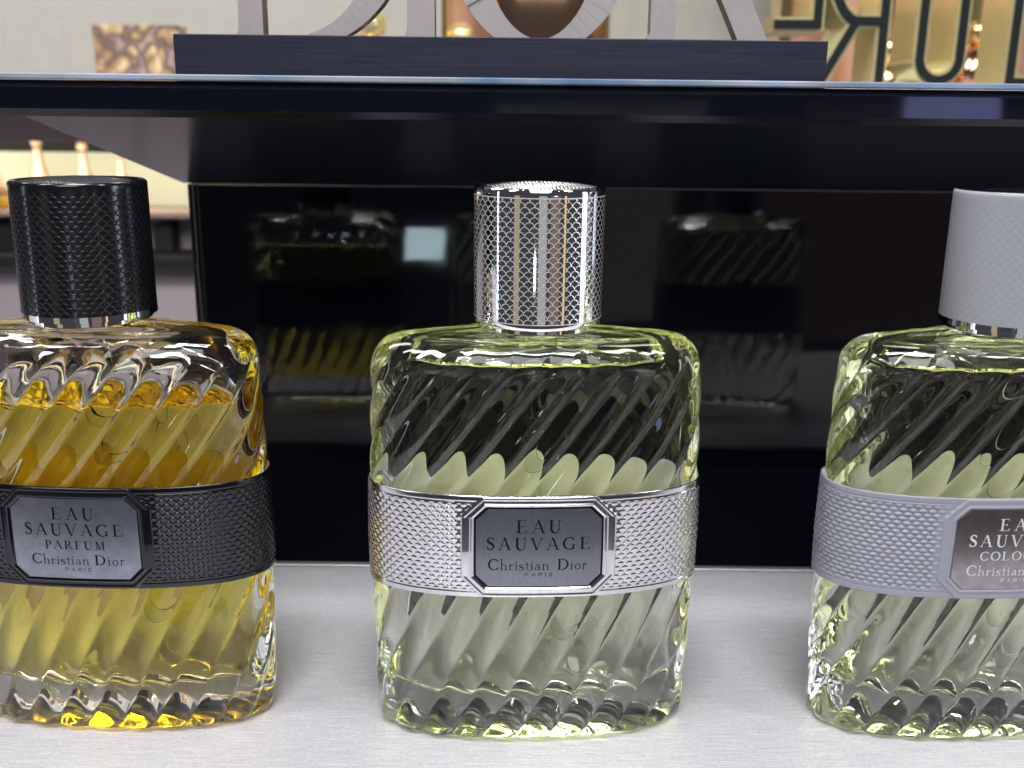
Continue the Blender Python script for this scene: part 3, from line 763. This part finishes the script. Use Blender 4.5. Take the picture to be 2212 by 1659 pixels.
LH = .062; lm = [M['letter_front'], M['letter_side']]; z0 = .0090
def ribx(pts, ws): return ribbon(pts, ws)
wS = .0075 / LH
# stems: thick ~7.5 mm ; positions in metres on the bar
def arcpts(cx, cz, rx, rz, a0, a1, wt, wn, n=40):
    t = np.radians(np.linspace(a0, a1, n)); P = np.stack([cx + rx * np.cos(t), cz + rz * np.sin(t)], 1)
    return ribbon(P, wn + (wt - wn) * np.abs(np.cos(t)) ** 1.4)
def st(x0, x1): return rect(x0, x1, 0, .062) + rect(x0 - .0022, x1 + .0012, 0, .0006) + rect(x0 - .0022, x1 + .0012, .0614, .062) + [[(x0 - .0022, .0012), (x0, .0012), (x0, .0045), (x0 - .0007, .0028)]]
D_ = st(-.0682, -.0622) + arcpts(-.055, .031, .0255, .0297, -90, 90, .0080, .0026) + rect(-.0622, -.055, .0001, .0026) + rect(-.0622, -.055, .0594, .0619)
I_ = st(-.0268, -.0200)
O_ = arcpts(.0058, .0307, .0192, .0297, 0, 360, .0090, .0030, 60)
R_ = st(.0330, .0392) + arcpts(.0420, .0462, .0120, .0145, -90, 90, .0068, .0026) + rect(.0392, .0420, .0594, .0619) + rect(.0392, .0470, .0304, .0330) + [[(.0560, 0), (.0634, 0), (.0475, .0325), (.0401, .0325)]]
for qs in (D_, I_, O_, R_): extrude(qs, .0055, -.0030, 'letter', lm, sg, (0, 0, z0))

# ------------------------------------------------------------------ gold letters behind, read from the back
gl = empty('letter_display', (.232, .50, .1439)); tag(gl, 'deep gold-sided letters URE seen mirrored from behind at right', 'sign')
mb = MB(); mb.box(-.118, .115, -.005, .042, 0, .0092, .0005); mb.build('acrylic_base', simple('pale_acrylic_base', base=(.75, .76, .80), rough=.15), gl)
gm = [M['pale_gold'], M['pale_gold']]; dk = simple('dark_letter_face', base=(.02, .023, .024), rough=.1)
H_ = .085
def bigarc(cx, cz, rx, rz, a0, a1, w_, n=18):
    t = np.radians(np.linspace(a0, a1, n)); return ribbon(np.stack([cx + rx * np.cos(t), cz + rz * np.sin(t)], 1), np.full(n, w_))
def bar(x0, z0_, x1, z1, w_):
    return ribbon([(x0, z0_), (x1, z1)], [w_, w_])
LET = {
 'E': lambda w_: bar(-.0894, .0255 if w_ > .005 else .0265, -.0894, H_ - (.004 if w_ > .005 else .005), w_) + bar(-.1100, .0282, -.0894, .0282, w_) + bar(-.1080, .0540, -.0894, .0540, w_) + bar(-.1100, H_ - .005, -.0894, H_ - .005, w_),
 'R': lambda w_: bar(-.0578, 0, -.0578, H_ - .002, w_) + bar(-.0700, .0300, -.0578, .0300, w_) + bar(-.0700, H_ - .005, -.0578, H_ - .005, w_) + bigarc(-.0700, .0550, .0130, .0250, 90, 270, w_) + bar(-.0870, 0, -.0710, .0300, w_),
 'U': lambda w_: bar(-.0392, .014, -.0392, H_, w_) + bigarc(-.0298, .0140, .0095, .0104, 180, 360, w_) + bar(-.0203, .014, -.0203, H_, w_),
 'L': lambda w_: bar(.0048, 0, .0048, H_, w_) + bar(.0048, .003, .0260, .003, w_)}
for ch in 'ERUL':
    lt = extrude(LET[ch](.0066), .030, 0, 'letter', gm, gl, (0, 0, .0092))
    extrude(LET[ch](.0040), .0008, -.0010, 'letter_face', [dk, dk], lt, (0, 0, .0092))

# ------------------------------------------------------------------ background : store wall and shelves
def S(mb, name, mats, kind=None, label=None, cat=None):
    o = mb.build(name, mats, None)
    if kind: o['kind'] = kind
    if label: tag(o, label, cat)
    return o
mb = MB(); mb.box(-2.0, 2.0, 1.30, 1.34, -.9, 1.6); S(mb, 'wall', M['wall_cream'], 'structure')
mb = MB(); mb.box(-4, 4, -3, 1.3, -.92, -.90); S(mb, 'floor', M['floor'], 'structure')

# wall cabinet at left
cb = empty('wall_cabinet', (-.75, 1.0, -.9)); tag(cb, 'pinkish grey wall cabinet with lit cream niche, left of the black stand', 'cabinet')
def cchild(mb, name, mats):
    o = mb.build(name, mats, cb); o.matrix_parent_inverse = Matrix.Translation((.75, -1.0, .9)); return o
X0, X1 = -1.5, -.10
mb = MB(); mb.box(X0, X1, .985, 1.29, .1105, .136, .001); cchild(mb, 'top_board', M['cabinet'])
mb = MB(); mb.box(X0, X1, 1.06, 1.07, .0445, .0985); cchild(mb, 'niche_back', M['niche'])
mb = MB(); mb.box(X0, X1, 1.058, 1.07, .0985, .1105); cchild(mb, 'shadow_gap', M['matte_black'])  # black strip standing in for the shaded gap above the niche
mb = MB(); mb.box(X0, X1, .985, 1.06, .0385, .0445, .0008); cchild(mb, 'niche_shelf', M['rose_edge'])
mb = MB(); mb.box(X0, X1, 1.03, 1.06, .0032, .0385); cchild(mb, 'drawer_recess', M['cabinet'])
mb = MB(); mb.box(X0, X1, .96, 1.06, -.0065, .0032, .0008); cchild(mb, 'lower_board', M['matte_black'])
for k in range(5):
    x = X0 + .28 * k
    mb = MB(); mb.box(x + .002, x + .278, .985, 1.06, -.90, -.0068, .001); cchild(mb, 'cabinet_door', M['cabinet'])

def teardrop(x, y, z, s_, label, g='slender copper perfume bottles in the wall niche'):
    t = empty('perfume_bottle', (x, y, z)); tag(t, label, 'perfume bottle', g)
    mb = MB(); mb.lathe([(.004 * s_, 0), (.0155 * s_, .002 * s_), (.0185 * s_, .010 * s_), (.0180 * s_, .020 * s_), (.0120 * s_, .034 * s_), (.0065 * s_, .046 * s_), (.0048 * s_, .058 * s_), (.0042 * s_, .070 * s_)], n=32)
    mb.build('glass_body', M['juice'], t, True)
    mb = MB(); mb.lathe([(.0180 * s_, .0225 * s_), (.0110 * s_, .040 * s_), (.0066 * s_, .054 * s_), (.0052 * s_, .0705 * s_), (.0044 * s_, .0720 * s_)], n=32); mb.build('neck_ring', M['rose_copper'], t, True)
    mb = MB(); mb.lathe([(.0036 * s_, .0720 * s_), (.0062 * s_, .0755 * s_), (.0070 * s_, .080 * s_), (.0060 * s_, .085 * s_), (.0001, .0875 * s_)], n=32); mb.build('stopper', M['rose_copper'], t, True)
    return t
zsh = .0446
teardrop(-.4775, 1.02, zsh, .82, 'slender copper-necked bottle in the niche, leftmost tall one above the black cap')
teardrop(-.4323, 1.02, zsh, .76, 'slender copper-necked bottle in the niche, second from the left above the black cap')
teardrop(-.3951, 1.02, zsh, .68, 'slender copper-necked bottle in the niche, nearest the black stand')
teardrop(-.5120, 1.00, zsh, .62, 'short amber bottle with copper neck at the far left edge of the niche')
# dark till / tester boxes below the niche
for x0, x1, lab in ((-.56, -.490, 'low dark tester box under the niche at the far left edge'), (-.3610, -.3425, 'small dark square box under the niche beside the black stand')):
    mb = MB(); mb.box(x0, x1, 1.000, 1.025, .0034, .0320, .001); o = mb.build('tester_box', M['matte_black']); tag(o, lab, 'box')

# upper wall ledge with things on it (behind the top shelf)
ld = MB(); ld.box(-1.2, 1.2, .86, 1.29, .150, .160, .001); o = ld.build('wall_ledge', M['cabinet']); tag(o, 'long pale wall ledge behind the black top shelf', 'shelf')
mb = MB(); mb.box(-.3630, -.2890, .90, .925, .1602, .2110, .0006); o = mb.build('gift_box', [M['print']]); tag(o, 'gold patterned gift box standing left of the sign bar', 'box')
mb = MB(); mb.box(-.56, -.385, .93, .96, .1602, .1680, .001); o = mb.build('flat_box', M['rose_edge']); tag(o, 'low rose-brown flat box on the ledge at far left', 'box')
# framed copper display behind the O
fx = empty('framed_display', (.008, .90, .1602)); tag(fx, 'gold framed display box with copper bottle behind the letter O', 'display box')
mb = MB(); mb.box(-.070, -.066, -.02, .05, 0, .19); mb.box(.066, .070, -.02, .05, 0, .19); mb.box(-.066, .066, -.02, .05, .186, .19); mb.build('frame', M['gold'], fx)
mb = MB(); mb.box(-.066, .066, .046, .05, 0, .186); mb.build('back_board', M['copper_panel'], fx)
cbt = empty('perfume_bottle', (.022, .895, .1602)); tag(cbt, 'large copper perfume bottle seen through the letter O', 'perfume bottle')
n = 64; th = np.arange(n) / n * 2 * math.pi; rows = []
for z, k in [(0, .6), (.003, .86), (.008, .96), (.02, 1), (.06, 1.02), (.09, .95), (.108, .7), (.114, .35)]:
    x = np.sign(np.cos(th)) * np.abs(np.cos(th)) ** .6 * .042 * k; y = np.sign(np.sin(th)) * np.abs(np.sin(th)) ** .6 * .020 * k
    rows.append(np.stack([x, y, np.full(n, z)], 1))
V = np.concatenate(rows); F = [tuple(map(int, f)) for f in grid_faces(len(rows), n)] + [tuple(range(n))[::-1], tuple((len(rows) - 1) * n + i for i in range(n))]
new_obj('metal_body', V, F, M['copper'], cbt, True)
mb = MB(); mb.lathe([(.010, .113), (.010, .125), (.017, .126), (.017, .150), (.015, .152)], n=32); autosmooth(mb.build('cap', M['gold'], cbt, True))
for (x, y, s_, mk, lab) in ((-.040, .885, .8, 'pale_gold', 'small pale gold stopper bottle between letters I and O'), (-.048, .905, 1.25, 'gold', 'round gold ornament bottle behind the letter I'),
                            (-.125, .90, 1.5, 'gold', 'low gold and white bottle between letters D and I')):
    t = empty('perfume_bottle', (x, y, .1602)); tag(t, lab, 'perfume bottle')
    mb = MB(); mb.lathe([(.006 * s_, 0), (.013 * s_, .002 * s_), (.0150 * s_, .010 * s_), (.0130 * s_, .022 * s_), (.006 * s_, .028 * s_)], n=28); mb.build('glass_body', M[mk], t, True)
    mb = MB(); mb.lathe([(.005 * s_, .028 * s_), (.009 * s_, .030 * s_), (.0095 * s_, .040 * s_), (.004 * s_, .044 * s_)], n=24); mb.build('stopper', M['juice' if mk == 'pale_gold' else 'pale_gold'], t, True)
# copper-toned display at right behind the gold letters
dp = empty('copper_display', (.60, .95, .1602)); tag(dp, 'tall copper panelled display behind the mirrored gold letters', 'display case')
mb = MB(); mb.box(-.36, .50, .04, .05, 0, .5); mb.build('copper_panel', M['copper_panel'], dp)
for k in range(4):
    x = -.362 + .17 * k
    mb = MB(); mb.box(x, x + .010, 0, .04, 0, .5, .001); mb.build('gold_post', M['gold'], dp)
for i, (dx, h, mk) in enumerate(((-.27, .030, 'gold'), (-.19, .045, 'copper'), (-.12, .034, 'gold'), (-.05, .050, 'pink'), (.02, .04, 'gold'), (.10, .05, 'copper'))):
    t = empty('perfume_bottle', (.60 + dx, .93, .1602)); tag(t, ['round gold bottle behind the mirrored E', 'tall copper bottle behind the mirrored R', 'round gold bottle between mirrored R and U', 'rose red bottle behind the mirrored U', 'round gold bottle right of the mirrored U', 'tall copper bottle at the right edge of the ledge'][i], 'perfume bottle')
    mb = MB(); mb.lathe([(.010, 0), (.018, .003), (.020, h * .4), (.016, h * .8), (.006, h)], n=28); mb.build('glass_body', M[mk], t, True)
    mb = MB(); mb.lathe([(.006, h), (.010, h + .002), (.010, h + .016), (.007, h + .018)], n=24); mb.build('stopper', M['gold'], t, True)
# clear acrylic column at the right edge
mb = MB()
mb.box(.279, .284, .560, .575, .1448, .30, .0008); o = mb.build('acrylic_post', simple('grey_acrylic', base=(.35, .38, .42), rough=.1, metal=.3)); tag(o, 'narrow grey acrylic post at the right end of the top shelf', 'post')
